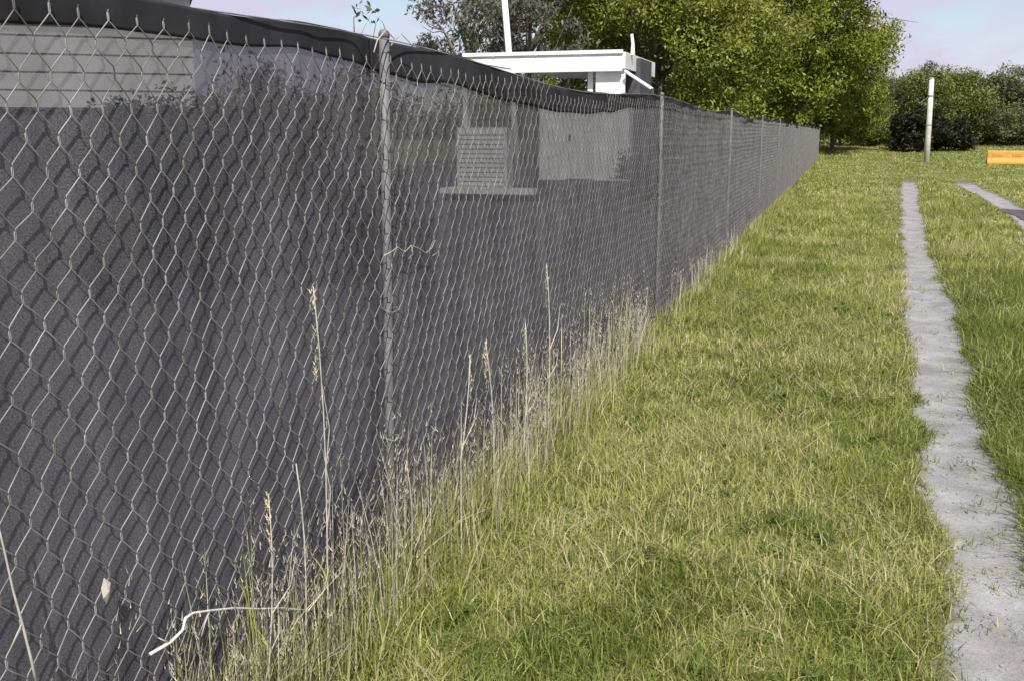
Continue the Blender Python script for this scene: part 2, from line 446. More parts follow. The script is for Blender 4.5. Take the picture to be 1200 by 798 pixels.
# posts: pipe with a domed cap and wire ties
for k, py in enumerate(post_y):
    lean = 0.045 if abs(py - Y1) < 0.1 else random.uniform(-0.03, 0.03)
    def pz(z, lean=lean, py=py): return (-0.022, py + lean * z / H_F, z)
    m = MB(); m.tube([pz(-0.25), pz(0.5), pz(1.2), pz(1.765)], 0.0150 if py < Y_END - 1 else 0.03, 10)
    po = m.build('post', M_POST, fence, smooth=True)
    m = MB(); m.tube([pz(1.755), pz(1.768), pz(1.776), pz(1.779)], [0.0165, 0.0165, 0.012, 0.003], 10)
    m.build('cap', M_POST, po, smooth=True)
    if py < 20:
        for tzv in (0.12, 0.55, 0.98, 1.38, 1.66):
            m = MB(); zz = tzv + random.uniform(-0.03, 0.03); c = pz(zz)
            ring = [(c[0] + 0.0215 * math.cos(a) + (0.008 if math.cos(a) > 0 else 0), c[1] + 0.0215 * math.sin(a), zz + 0.006 * math.sin(a * 2)) for a in np.linspace(0.3, 6.4, 14)]
            ring.append((0.012, c[1] + 0.045, zz - 0.03))
            m.tube(ring, 0.0013, 5); m.build('wire_tie', M_WIRE, po, smooth=True)

# zigzag wires of the netting
DW, DH = 0.077, 0.108            # diamond width and height
def deform(p):
    """slow bulges and stretch shared by neighbouring wires"""
    y = p[:, 1]; z = p[:, 2]
    p = p.copy()
    p[:, 0] += 0.022 * (fbm(y, z, 1.3, 5, 2) - 0.5)
    p[:, 1] += 0.030 * (fbm(y, z, 2.1, 9, 2) - 0.5) + 0.020 * (vnoise(y, z, 7, 3) - 0.5)
    p[:, 2] += 0.034 * (fbm(y, z, 2.4, 13, 2) - 0.5) + 0.020 * (vnoise(y, z, 8, 6) - 0.5)
    return p
def wire_pts(i, fine):
    yc = Y_BEG + i * DW / 2; sgn = 1 if i % 2 == 0 else -1
    n = int((float(top_z(yc)) - 0.02) / (DH / 2))
    z0 = 0.015
    out = []
    a = DW / 4 + 0.0022
    for k in range(n + 1):
        s = sgn * (1 if k % 2 == 0 else -1); z = z0 + k * DH / 2
        if fine:      # rounded, twisted hook at every crossing
            out += [(-0.0022 * s, yc + s * (a - 0.0062), z - 0.0135), (0.0, yc + s * (a - 0.0006), z - 0.0060), (0.0, yc + s * (a - 0.0006), z + 0.0060), (0.0022 * s, yc + s * (a - 0.0062), z + 0.0135)]
        else:
            out.append((0.0, yc + s * a, z))
    return deform(np.array(out))
def tubes(pts_list, r, sides):
    """many polylines swept at once (fixed frame: wires run mostly up the fence plane)"""
    V = []; Fq = []; base = 0
    ang = np.arange(sides) * 2 * math.pi / sides
    for P in pts_list:
        d = np.gradient(P, axis=0); d /= np.linalg.norm(d, axis=1)[:, None] + 1e-9
        u = np.tile(np.array([1.0, 0, 0]), (len(P), 1)); u -= d * (u * d).sum(1)[:, None]; u /= np.linalg.norm(u, axis=1)[:, None]
        w = np.cross(d, u)
        rr = r if np.isscalar(r) else r
        V.append((P[:, None, :] + rr * (u[:, None, :] * np.cos(ang)[None, :, None] + w[:, None, :] * np.sin(ang)[None, :, None])).reshape(-1, 3))
        i, k = np.meshgrid(np.arange(len(P) - 1), np.arange(sides), indexing='ij')
        a = base + i * sides + k; b = base + i * sides + (k + 1) % sides
        Fq.append(np.stack([a, b, b + sides, a + sides], -1).reshape(-1, 4))
        base += len(P) * sides
    return np.concatenate(V), np.concatenate(Fq)
n_wires = int((Y_END - Y_BEG) / (DW / 2))
first = int((0.55 - Y_BEG) / (DW / 2))        # first wire near the left edge of the view
behind = [i for i in range(first)]
parts = list(range(first, first + 300)); rest = list(range(first + 300, n_wires))
for i in parts:
    y = Y_BEG + i * DW / 2
    v, f = tubes([wire_pts(i, y < 8.5)], 0.00125, 5 if y < 4 else 4)
    np_mesh('wire', v, f, M_WIRE, smooth=True, parent=fence)
v, f = tubes([wire_pts(i, False) for i in behind + rest], 0.0014, 3)
tag(np_mesh('far_wire_netting', v, f, M_WIRE, smooth=True, parent=fence), kind='stuff')
# straining wires
for zf in (0.06, 1.0):
    yy = np.arange(Y_BEG, Y_END, 0.25)
    zz = top_z(yy) * zf + (0.0 if zf < 1 else 0.004)
    v, f = tubes([np.stack([np.full_like(yy, -0.004), yy, zz], 1)[:, [0, 1, 2]]], 0.0019, 4)
    # horizontal run: rebuild the frame around the y axis
    m = MB(); m.tube([(-0.0065, float(a), float(b)) for a, b in zip(yy, zz)], 0.0019, 5)
    m.build('straining_wire', M_WIRE, fence, smooth=True)

# shade cloth hung behind the netting, one length per bay
def cloth_x(y, z):
    y = np.asarray(y, dtype=float); z = np.asarray(z, dtype=float)
    near = np.min(np.abs(y[..., None] - np.array(post_y)), axis=-1)
    pull = 0.012 * fbm(y + 0.35 * z, z * 0.25, 2.3, 21, 3) + 0.006 * fbm(y - 0.2 * z, z, 6.0, 23, 2) * np.clip(1.3 - near, 0.25, 1)
    return 0.022 * (fbm(y, z, 1.3, 5, 2) - 0.5) - 0.007 - pull - 0.028 * np.exp(-(near / 0.11) ** 2)
edges_y = [Y_BEG] + [p for p in post_y if p > Y_BEG + 0.5]
for a, b in zip(edges_y[:-1], edges_y[1:]):
    ny = max(8, int((b - a) / (0.045 if a < 12 else 0.2))); nz = 44 if a < 12 else 14
    yy = np.linspace(a - 0.015, b + 0.0, ny); tt = np.linspace(0, 1, nz)
    Yg, Tg = np.meshgrid(yy, tt)
    zt = top_z(Yg) - 0.015 - 0.01 * vnoise(Yg, Yg * 0, 2.2, 31)
    Zg = 0.01 + (zt - 0.01) * Tg
    Xg = cloth_x(Yg, Zg)
    i, k = np.meshgrid(np.arange(nz - 1), np.arange(ny - 1), indexing='ij'); q = (i * ny + k).ravel()
    np_mesh('shade_cloth', np.stack([Xg.ravel(), Yg.ravel(), Zg.ravel()], 1), np.stack([q, q + 1, q + ny + 1, q + ny], 1), M_CLOTH, smooth=True, parent=fence)
    # doubled hem folded over the top wire, uneven lower edge
    nz = 10 if a < 12 else 5; tt = np.linspace(0, 1, nz); Yg, Tg = np.meshgrid(np.linspace(yy[0], yy[-1], ny * 2 if a < 12 else ny), tt); ny = Yg.shape[1]
    top = top_z(Yg) + 0.006 + 0.012 * (vnoise(Yg, Yg * 0, 3.0, 33) - 0.5)
    dep = np.interp(Yg, [-2, 1.3, 2.3, 3.1, 4.6, 7, 12], [0.05, 0.055, 0.06, 0.095, 0.105, 0.08, 0.09]) * (0.75 + 0.5 * fbm(Yg, Yg * 0, 0.8, 35, 3)) + 0.012 * vnoise(Yg, Yg * 0, 5, 38)
    Zg = top - dep * (1 - Tg)
    Xg = cloth_x(Yg, Zg) + 0.0045 + 0.002 * (vnoise(Yg * 2.2 + Zg * 9, Zg * 3, 1.0, 47) - 0.5)
    i, k = np.meshgrid(np.arange(nz - 1), np.arange(ny - 1), indexing='ij'); q = (i * ny + k).ravel()
    o = np_mesh('hem', np.stack([Xg.ravel(), Yg.ravel(), Zg.ravel()], 1), np.stack([q, q + 1, q + ny + 1, q + ny], 1), M_HEM, smooth=True, parent=fence)
    sm = o.modifiers.new('thick', 'SOLIDIFY'); sm.thickness = 0.002; sm.offset = 0

# ------------------------------------------------------------------ buildings behind the cloth
def weatherboard_house():
    c = on_y(226, 60, 9.2)
    wide, deep, H = 7.5, 6.5, 2.85
    h = empty('weatherboard_house', (c[0], c[1], 0), math.radians(37))
    tag(h, 'white weatherboard house seen dimly through the cloth at the left', 'house')
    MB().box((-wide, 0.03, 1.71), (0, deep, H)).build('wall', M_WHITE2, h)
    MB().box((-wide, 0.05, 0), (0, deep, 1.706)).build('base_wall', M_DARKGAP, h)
    wx0, wx1, wz0, wz1 = -2.55, -1.95, 1.05, 1.62
    for k in range(10, int(H / 0.17)):
        z = 0.03 + k * 0.17
        m = MB(); m.box((-wide, 0, z), (0, 0.029, z + 0.168))
        m.v = [(vx, vy - (0.018 if (vy < 0.01 and vz < z + 0.01) else 0), vz) for vx, vy, vz in m.v]
        m.build('weatherboard', M_WHITE2, h)
    w = MB().box((wx0, 0.018, wz0), (wx1, 0.048, wz1)).build('window', M_WHITE2, h)
    fr = MB()
    fr.box((wx0 - 0.06, -0.03, wz0 - 0.06), (wx1 + 0.06, 0.028, wz0)); fr.box((wx0 - 0.06, -0.03, wz1), (wx1 + 0.06, 0.028, wz1 + 0.06))
    fr.box((wx0 - 0.06, -0.03, wz0), (wx0, 0.028, wz1)); fr.box((wx1, -0.03, wz0), (wx1 + 0.06, 0.028, wz1))
    fr.build('frame', M_WHITE, w)
    MB().box((-wide - 0.3, -0.35, H), (0.05, deep + 0.3, H + 0.12)).build('roof', M_ROOFTILE, h)
    MB().box((-0.42, -0.045, 2.58), (-0.28, -0.019, 2.70)).build('vent_cover', M_TEAL, h)
    MB().box((-2.45, -0.045, 2.66), (-2.05, -0.019, 2.80)).build('vent_cover', M_TEAL, h)
weatherboard_house()

def carport():
    Y = 22.0
    p = lambda x, y, Yv=Y: on_y(x, y, Yv)
    xl, xr = p(530, 66)[0], p(733, 66)[0]
    zt = p(720, 62)[2]
    o = empty('carport', ((xl + xr) / 2, Y, 0))
    tag(o, 'white flat-roofed carport rising above the fence in front of the trees', 'carport')
    ox = (xl + xr) / 2
    def b(x0, y0, z0, x1, y1, z1): return MB().box((x0 - ox, y0 - Y, z0), (x1 - ox, y1 - Y, z1))
    # tapering roof sheet, thicker and lower at the front right
    m = MB(); n = 10
    for k in range(n + 1):
        x = xl + (xr - xl) * k / n; th = 0.05 + 0.28 * min(1, k / n * 2.4)
        for yy in (0.0, 3.6):
            m.v += [(x - ox, yy, zt - th), (x - ox, yy, zt + 0.01 * k / n)]
    for k in range(n):
        a = k * 4; c = a + 4
        m.f += [(a, a + 1, c + 1, c), (a + 2, c + 2, c + 3, a + 3), (a + 1, a + 3, c + 3, c + 1), (a, c, c + 2, a + 2)]
    m.f += [(0, 2, 3, 1), (n * 4, n * 4 + 1, n * 4 + 3, n * 4 + 2)]
    rf = m.build('roof', M_WHITE, o)
    b(xl + 0.25, Y - 0.05, zt - 0.02, xr - 0.05, Y - 0.003, zt + 0.055).build('roof_capping', M_WHITE, rf)
    for k in range(1, 4):
        xs_ = xl + (xr - xl) * k / 4
        b(xs_ - 0.012, Y - 0.058, zt - 0.03, xs_ + 0.012, Y - 0.052, zt + 0.06).build('joint_strip', M_WHITE2, rf)
    b(xl + 0.6, Y - 0.10, zt - 0.385, xr - 0.05, Y - 0.008, zt - 0.31).build('gutter', M_WHITE2, rf)
    # end wall panel, posts, brace
    wl = p(697, 90)[0]
    b(wl, Y + 0.1, 0.0, xr - 0.02, Y + 0.16, zt - 0.34).build('end_panel', M_WHITE, o)
    b(p(686, 90)[0], Y + 0.22, 0.0, p(692, 90)[0], Y + 0.3, zt - 0.34).build('post', M_WHITE, o)
    b(xl + 0.9, Y + 3.2, 0.0, xl + 1.0, Y + 3.3, zt - 0.25).build('post', M_WHITE, o)
    b(xl + 0.2, Y + 0.12, 0.0, xl + 0.3, Y + 0.22, zt - 0.07).build('post', M_WHITE2, o)
    a = p(733, 84); c = p(768, 106)
    MB().tube([(a[0] - ox, -0.05, a[2]), (c[0] - ox, -0.35, c[2])], 0.035, 8).build('brace', M_WHITE, o)
    c2 = p(766, 104)
    MB().tube([(c[0] - ox, -0.35, c[2] + 0.02), (c[0] - ox, -0.35, 0)], 0.04, 8).build('post', M_DARKGAP, o)
    d0, d1 = p(722, 60, Y + 1.2)[0], p(751, 60, Y + 1.2)[0]
    b(d0 + 0.05, Y + 1.2, 0.2, d1, Y + 2.6, p(740, 64)[2]).build('water_tank', M_DARKGAP, o)
    v = p(735, 60); MB().tube([(v[0] - ox, 0.6, zt - 0.02), (v[0] - ox, 0.6, zt + 0.22), (v[0] - ox - 0.03, 0.6, zt + 0.42)], [0.05, 0.035, 0.03], 8).build('vent_pipe', M_WHITE, rf)
    # white shed standing under the carport
    s0, s1 = p(638, 160)[0], p(741, 160)[0]
    z0, z1 = p(690, 212)[2], p(690, 116)[2]
    s = empty('storage_shed', ((s0 + s1) / 2, Y - 0.4, 0)); sxc = (s0 + s1) / 2
    tag(s, 'pale storage shed behind the cloth, below the white carport panel', 'shed')
    MB().box((s0 - sxc, 0, max(0, z0)), (s1 - sxc, 0.45, z1)).build('wall', M_WHITE, s)
    nb = 9
    for k in range(nb):
        x0 = s0 - sxc + (s1 - s0) * k / nb
        MB().box((x0 + 0.008, -0.02, max(0, z0) + 0.02), (x0 + (s1 - s0) / nb - 0.008, -0.002, z1 - 0.02)).build('panel', M_WHITE, s)
    dr = MB().box((s0 - sxc + 0.62, -0.05, max(0, z0) + 0.05), (s0 - sxc + 1.22, -0.022, z1 - 0.25)).build('door', M_WHITE2, s)
    MB().box((s0 - sxc + 0.67, -0.085, (z0 + z1) / 2), (s0 - sxc + 0.71, -0.052, (z0 + z1) / 2 + 0.12)).build('handle', M_DARKGAP, dr)
    MB().box((s0 - sxc - 0.06, -0.08, z1), (s1 - sxc + 0.06, 0.5, z1 + 0.06)).build('roof', M_GREYMETAL, s)
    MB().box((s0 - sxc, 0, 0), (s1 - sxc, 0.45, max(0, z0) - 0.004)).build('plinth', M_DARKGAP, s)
    # louvred cabinet with a base plank
    c0, c1 = p(541, 180)[0], p(599, 180)[0]; z0, z1 = p(570, 220)[2], p(570, 150)[2]
    c = empty('louvred_cabinet', ((c0 + c1) / 2, Y - 0.3, 0)); cx = (c0 + c1) / 2
    tag(c, 'small pale louvred cabinet left of the shed, seen through the cloth', 'cabinet')
    MB().box((c0 - cx, 0, z0), (c1 - cx, 0.45, z1)).build('body', M_WHITE2, c)
    nl = 12
    for k in range(nl):
        z = z0 + 0.05 + (z1 - z0 - 0.1) * k / nl; dz = (z1 - z0 - 0.1) / nl
        MB().box((c0 - cx + 0.06, -0.025, z), (c1 - cx - 0.06, -0.002, z + dz * 0.62)).build('slat', M_WHITE, c)
    l0, l1 = p(526, 222)[0], p(634, 222)[0]
    MB().box((l0 - cx, -0.25, z0 - 0.12), (l1 - cx, 0.4, z0 - 0.004)).build('base_plank', M_WHITE, c)
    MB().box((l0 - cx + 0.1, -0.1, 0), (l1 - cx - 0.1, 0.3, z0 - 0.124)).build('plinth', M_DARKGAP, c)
carport()

# ------------------------------------------------------------------ poles and barrier
def pole(name, label, base, top, r0, r1, mat, cap=None):
    o = empty(name, tuple(base)); tag(o, label, 'pole')
    t = Vector(top) - Vector(base)
    MB().tube([(0, 0, -0.3), tuple(t * 0.5), tuple(t)], [r0, (r0 + r1) / 2, r1], 10).build('shaft', mat, o, smooth=True)
    return o, t
b = on_z(1086, 186); b = np.array([b[0] * 58 / b[1], 58.0, 0]); b = on_y(1086, 186, 58.0)
tpt = on_y(1092, 93, 58.0)
b[2] = float(tz(b[0], b[1]))
po, t = pole('utility_pole', 'slender pale pole standing on the lawn before the hedge at right', b, tpt, 0.16, 0.12, M_PALEWOOD)
MB().tube([tuple(t), tuple(t + Vector((0, 0, 0.06)))], [0.135, 0.10], 10).build('cap', M_GREYMETAL, po)
for z in (0.45, 0.8):
    MB().tube([tuple(t * z - Vector((0, 0, 0.04))), tuple(t * z + Vector((0, 0, 0.04)))], 0.152, 10).build('band', M_GREYMETAL, po)
b = on_y(598, 58, 31.0); tp = on_y(588, -40, 31.0)
b2 = np.array([b[0] + 0.3, 31.0, 0.0])
po, t = pole('utility_pole', 'white pole rising behind the carport roof', b2, tp, 0.11, 0.09, M_WHITE)
MB().box((t.x - 0.6, t.y - 0.05, t.z - 0.3), (t.x + 0.6, t.y + 0.05, t.z - 0.18)).build('crossarm', M_PALEWOOD, po)

def barrier():
    Y = 54.0
    a = on_y(1156, 191, Y); c = on_y(1156, 177, Y); w = 2.6
    z0 = float(tz(a[0], Y)); h = c[2] - z0
    o = empty('traffic_barrier', (a[0] + w / 2, Y, z0)); tag(o, 'low orange plastic barrier lying on the grass at the right edge', 'barrier')
    m = MB(); prof = [(-0.26, 0.04), (-0.26, 0.16), (-0.13, 0.30), (-0.10, h), (0.10, h), (0.13, 0.30), (0.26, 0.16), (0.26, 0.04)]
    n = len(prof)
    for x in (-w / 2, w / 2):
        m.v += [(x, q[0], q[1]) for q in prof]
    m.f += [tuple(range(n))[::-1], tuple(range(n, 2 * n))] + [(i, (i + 1) % n, n + (i + 1) % n, n + i) for i in range(n)]
    m.build('body', M_ORANGE, o, bevel=0.02)
    for x in (-w / 2 + 0.3, w / 2 - 0.3):
        MB().box((x - 0.2, -0.28, 0), (x + 0.2, 0.28, 0.038)).build('foot', M_ORANGE, o)
    for k in range(3):
        x = -w / 2 + 0.45 + k * 0.85
        MB().box((x - 0.22, -0.135, h * 0.62), (x + 0.22, -0.112, h * 0.85)).build('recess_panel', M_ORANGE, o, bevel=0.01)
barrier()

# ------------------------------------------------------------------ trees
def leaf_cloud(centers, radii, per, size, cols, flat=0.75, droop=0.0):
    """leaves spread through clumps; cols: base colour per clump"""
    n = len(centers) * per
    ci = np.repeat(np.arange(len(centers)), per)
    d = rng.normal(size=(n, 3)); d /= np.linalg.norm(d, axis=1)[:, None]
    r = radii[ci] * rng.random(n) ** 0.45
    p = centers[ci] + d * r[:, None] * np.array([1, 1, flat])
    a = rng.normal(size=(n, 3)); a[:, 2] -= droop; a /= np.linalg.norm(a, axis=1)[:, None]
    bb = np.cross(a, rng.normal(size=(n, 3))); bb /= np.linalg.norm(bb, axis=1)[:, None]
    s = size * rng.uniform(0.6, 1.35, n)
    L = a * s[:, None]; Wd = bb * (s * rng.uniform(0.28, 0.45, n))[:, None]
    v = np.stack([p - L * 0.5, p + Wd * 0.5 - L * 0.05, p + L * 0.5, p - Wd * 0.5 - L * 0.05], 1).reshape(-1, 3)
    f = np.arange(n * 4).reshape(-1, 4)
    c = cols[ci] * rng.uniform(0.7, 1.3, (n, 1)) * rng.uniform(0.93, 1.07, (n, 3))
    return v, f, np.repeat(c, 4, 0)
def tree(name, label, base, height, rad, lobes, clumps, per, leaf, col, col2, group=None, low=0.25, bark=M_BARK, trunk_r=None, stretch=1.0, cat='tree', clump_r=0.9, droop=0.2):
    o = empty(name, tuple(base)); tag(o, label, cat, group)
    tr = trunk_r or height * 0.022
    cz = height * (low + 1) / 2; ch = height * (1 - low) / 2
    # lobe centres fill an egg-shaped crown, unevenly
    lc = []; lr = []
    for k in range(lobes):
        th = 2.4 * k + rng.uniform(-0.5, 0.5); u = rng.uniform(-0.85, 0.9); rr = math.sqrt(max(0.05, 1 - u * u)) * rng.uniform(0.45, 0.8)
        lc.append((math.cos(th) * rr * rad, math.sin(th) * rr * rad * stretch, cz + u * ch * 0.78)); lr.append(rad * rng.uniform(0.26, 0.44))
    lc = np.array(lc); lr = np.array(lr)
    # trunk and limbs
    m = MB(); bend = rng.uniform(-0.04, 0.04, 2) * height
    tp = [(0, 0, -0.3), (0, 0, 0.0), (bend[0] * 0.4, bend[1] * 0.4, height * 0.3), (bend[0], bend[1], height * 0.62), (bend[0] * 1.2, bend[1] * 1.1, height * 0.86)]
    m.tube(tp, [tr * 1.35, tr * 1.15, tr * 0.85, tr * 0.5, tr * 0.15], 8)
    trunk = m.build('trunk', bark, o, smooth=True)
    lm = MB()
    for c in lc:
        h0 = min(height * 0.6, max(height * 0.14, c[2] * rng.uniform(0.45, 0.7))); q = h0 / (height * 0.62)
        s = np.array([bend[0] * q, bend[1] * q, h0]); mid = s * 0.45 + c * 0.55 + np.array([0, 0, rng.uniform(-0.03, 0.05) * height])
        lm.tube([tuple(s), tuple(mid), tuple(c)], [tr * 0.42, tr * 0.25, tr * 0.06], 5)
        for j in range(3):
            e = c + rng.normal(size=3) * rad * 0.22; lm.tube([tuple(mid), tuple((mid + e) / 2 + rng.normal(size=3) * 0.1), tuple(e)], [tr * 0.16, tr * 0.1, tr * 0.03], 4)
    lm.build('limb', bark, trunk, smooth=True)
    # clumps on and inside each lobe
    k = rng.integers(0, lobes, clumps); d = rng.normal(size=(clumps, 3)); d /= np.linalg.norm(d, axis=1)[:, None]
    cc = lc[k] + d * (lr[k] * rng.uniform(0.55, 1.08, clumps))[:, None] * np.array([1, 1, 0.8])
    cc[:, 2] = np.maximum(cc[:, 2], 0.35)
    w = np.clip(0.5 + 0.5 * rng.normal(size=clumps), 0, 1)[:, None]
    cols = np.array(col) * (1 - w) + np.array(col2) * w
    v, f, c = leaf_cloud(cc, rng.uniform(0.45, 1.15, clumps) * clump_r, per, leaf, cols, droop=droop)
    np_mesh('crown', v, f, M_LEAF, colors=c, parent=o)
    return o
def at(px, Y):
    p = on_y(px, 170, Y); return (p[0], Y, float(tz(p[0], Y)) - 0.02)
G1, G2 = (0.104, 0.130, 0.013), (0.212, 0.238, 0.032)
tree('broadleaf_tree', 'huge broad olive-green tree at the far end of the fence', at(880, 68), 17, 9.0, 34, 1500, 110, 0.26, G1, G2, low=0.06, clump_r=1.3)
tree('broadleaf_tree', 'lighter leafy tree behind the fence, right of the white carport', at(770, 50), 11.5, 5.6, 22, 900, 100, 0.21, (0.115, 0.140, 0.018), (0.235, 0.255, 0.042), low=0.06, clump_r=1.0)
tree('broadleaf_tree', 'dark green tree directly behind the carport roof', at(668, 58), 13, 5.2, 16, 520, 100, 0.22, G1, (0.15, 0.17, 0.03), low=0.1, clump_r=1.0)
tree('gum_tree', 'thin grey-green tree left of the white pole, sky showing through', at(545, 46), 10.5, 3.9, 12, 150, 55, 0.24, (0.10, 0.105, 0.075), (0.17, 0.17, 0.13), low=0.3, bark=M_BARKPALE, clump_r=0.75, droop=0.9)
tree('gum_tree', 'sparse grey tree with a dark trunk behind the white pole', at(622, 44), 11.0, 3.2, 10, 130, 50, 0.24, (0.075, 0.08, 0.055), (0.12, 0.12, 0.085), low=0.3, clump_r=0.7, droop=0.9)
tree('shrub', 'rounded mid-green bush where the lane meets the big tree', at(975, 76), 6.6, 3.4, 12, 300, 110, 0.2, G1, G2, low=0.0, cat='bush', clump_r=0.8)
tree('shrub', 'pale green bush left of the slender pole at right', at(1040, 90), 5.6, 3.8, 10, 190, 110, 0.22, (0.085, 0.09, 0.02), (0.14, 0.15, 0.05), low=0.0, cat='bush', clump_r=0.9)
tree('hedge_tree', 'dark leafy tree right behind the slender pole', at(1100, 86), 5.7, 4.0, 14, 320, 110, 0.21, (0.075, 0.095, 0.018), (0.19, 0.21, 0.055), low=0.0, clump_r=0.9, stretch=0.7)
tree('hedge_tree', 'rounded green tree above the orange barrier', at(1152, 88), 6.1, 4.2, 14, 320, 110, 0.21, (0.09, 0.11, 0.018), (0.21, 0.23, 0.055), low=0.0, clump_r=0.9, stretch=0.7)
tree('hedge_tree', 'grey-green tree cut by the right edge of the picture', at(1208, 86), 6.0, 4.2, 14, 320, 110, 0.21, (0.08, 0.09, 0.04), (0.17, 0.18, 0.085), low=0.0, clump_r=0.9, stretch=0.7)
tree('shrub', 'low shrub coloured near black as the shade under the trees behind the pole', at(1075, 76), 2.6, 2.4, 10, 160, 60, 0.26, (0.010, 0.014, 0.006), (0.022, 0.028, 0.010), low=0.0, cat='bush', clump_r=0.6)  # shade under the tree line painted in by near-black leaf colours
tree('shrub', 'low shrub coloured near black as hedge shade, right of the slender pole', at(1112, 77), 2.1, 1.9, 8, 120, 60, 0.26, (0.010, 0.014, 0.006), (0.022, 0.028, 0.010), low=0.0, cat='bush', clump_r=0.6)  # same near-black leaves, continuing the painted shade of the hedge
tree('broadleaf_tree', 'low spreading tree beyond the end post of the fence', at(925, 84), 8.5, 4.6, 14, 340, 110, 0.24, G1, G2, low=0.0, clump_r=1.0)
tree('shrub', 'low green bush closing the far end of the lane', at(1012, 84), 4.4, 3.0, 10, 220, 110, 0.2, (0.09, 0.115, 0.015), (0.19, 0.215, 0.04), low=0.0, cat='bush', clump_r=0.8)
# distant wood closing the horizon
k = 900; xs = rng.uniform(-130, 100, k); ysd = rng.uniform(112, 140, k)
cc = np.stack([xs, ysd, rng.uniform(0.2, 1, k) * rng.uniform(0.5, 6.0, k) + 0.5], 1)
v, f, c = leaf_cloud(cc, rng.uniform(2.2, 4.2, k), 110, 0.7, np.tile(np.array(G1) * 1.2, (k, 1)))
tag(np_mesh('distant_wood', v, f, M_LEAF, colors=c), 'distant band of dark green woodland along the horizon', 'wood', kind='stuff')
# sprig of a hedge that peeks over the fence, and dark shrubs in the yard behind the cloth
tree('shrub', 'thin leafy sprig poking above the fence left of the near post', (on_y(418, 60, 9.0)[0], 9.0, 0), 2.95, 0.5, 6, 14, 26, 0.07, (0.06, 0.065, 0.04), (0.10, 0.10, 0.07), low=0.4, cat='bush', clump_r=0.16, trunk_r=0.03)
tree('shrub', 'dark ragged shrub in front of the shed, behind the cloth', (on_y(752, 60, 19.0)[0], 19.0, 0), 1.3, 0.42, 7, 36, 70, 0.08, (0.03, 0.036, 0.016), (0.06, 0.065, 0.03), low=0.05, cat='bush', clump_r=0.3, trunk_r=0.04)
for px, Y, hh, rr, lab in ((95, 7.4, 1.75, 0.55, 'dark shrub under the pale siding at far left, behind the cloth'),
                           (165, 7.9, 1.98, 0.6, 'middle dark shrub under the pale siding, behind the cloth'),
                           (238, 8.5, 1.9, 0.6, 'dark shrub under the corner of the pale siding, behind the cloth')):
    tree('shrub', lab, (on_y(px, 60, Y)[0], Y, 0), hh, rr, 9, 90, 80, 0.06, (0.03, 0.036, 0.016), (0.05, 0.055, 0.025), low=0.0, cat='bush', clump_r=0.22, trunk_r=0.04)
tree('shrub', 'tall grey-green shrub covering the corner of the white house', (on_y(272, 60, 8.9)[0], 8.9, 0), 2.5, 0.75, 10, 110, 80, 0.07, (0.05, 0.056, 0.03), (0.09, 0.095, 0.05), low=0.0, cat='bush', clump_r=0.3, trunk_r=0.04)
tree('shrub', 'wide grey-green shrub left of the near post, behind the cloth', (on_y(365, 60, 9.4)[0], 9.4, 0), 2.35, 1.3, 12, 170, 80, 0.07, (0.03, 0.036, 0.016), (0.05, 0.055, 0.025), low=0.05, cat='bush', clump_r=0.3, trunk_r=0.04)

# ------------------------------------------------------------------ grass
def blades(px, py, pz, h, w, ang, lean, cols, segs):
    n = len(px)
    dirv = np.stack([np.cos(ang), np.sin(ang), np.zeros(n)], 1)
    fa = ang + math.pi / 2 + rng.uniform(-0.9, 0.9, n)
    side = np.stack([np.cos(fa), np.sin(fa), np.zeros(n)], 1)
    base = np.stack([px, py, pz], 1)
    vs = []
    ts = [i / segs for i in range(segs)]
    for t in ts:
        c = base + dirv * (lean * h * t ** 1.8)[:, None] + np.array([0, 0, 1.0]) * (h * (t - 0.42 * np.minimum(lean, 1.6) * t * t / 1.2))[:, None]
        ww = w * (1 - 0.45 * t)
        vs += [c - side * ww[:, None] / 2, c + side * ww[:, None] / 2]
    t = 1.0
    vs.append(base + dirv * (lean * h)[:, None] + np.array([0, 0, 1.0]) * (h * np.maximum(0.12, 1 - 0.42 * np.minimum(lean, 1.6) / 1.2))[:, None])
    k = 2 * segs + 1
    V = np.stack(vs, 1).reshape(-1, 3)
    o = np.arange(n)[:, None] * k
    tri = []
    for s in range(segs - 1):
        a = 2 * s
        tri += [o + np.array([a, a + 1, a + 3]), o + np.array([a, a + 3, a + 2])]
    a = 2 * (segs - 1)
    tri.append(o + np.array([a, a + 1, a + 2]))
    F = np.concatenate(tri)
    return V, F, np.repeat(cols, k, 0)
GREEN = np.array([0.155, 0.198, 0.036]); OLIVE = np.array([0.245, 0.275, 0.066]); STRAW = np.array([0.41, 0.40, 0.16]); DEEP = np.array([0.098, 0.132, 0.022]); HAY = np.array([0.52, 0.48, 0.28])
def grass_cols(x, y, n):
    p1 = fbm(x, y, 0.9, 51, 4); p2 = fbm(x, y, 2.6, 57, 3)
    # a worn, paler strip down the middle of the verge
    p1 = p1 + 0.16 * np.exp(-((x - 0.92 - 0.02 * y) / 0.22) ** 2) * (fbm(x, y, 0.7, 64, 2) - 0.15)
    r = rng.random(n)
    dry = np.clip((p1 - 0.42) * 4.5, 0, 1)                       # broad drier patches
    c = OLIVE * np.ones((n, 1))
    g = r < 0.38 - 0.3 * dry; c[g] = GREEN
    d = (r > 0.86 - 0.40 * dry); c[d] = STRAW
    hy = r > 0.985 - 0.10 * dry; c[hy] = HAY
    dp = (p2 < 0.36) & (rng.random(n) < 0.45); c[dp] = DEEP
    # darker green blades mixed in between the wheel tracks
    mid = (x > rut_r(y)) & (x < rut2_c(y)) & (rng.random(n) < 0.55) & (y < 12); c[mid] = DEEP * 1.15
    return c * rng.uniform(0.75, 1.25, (n, 1))
def right_edge(y):
    return CAM_D + 0.18 * y + 0.9
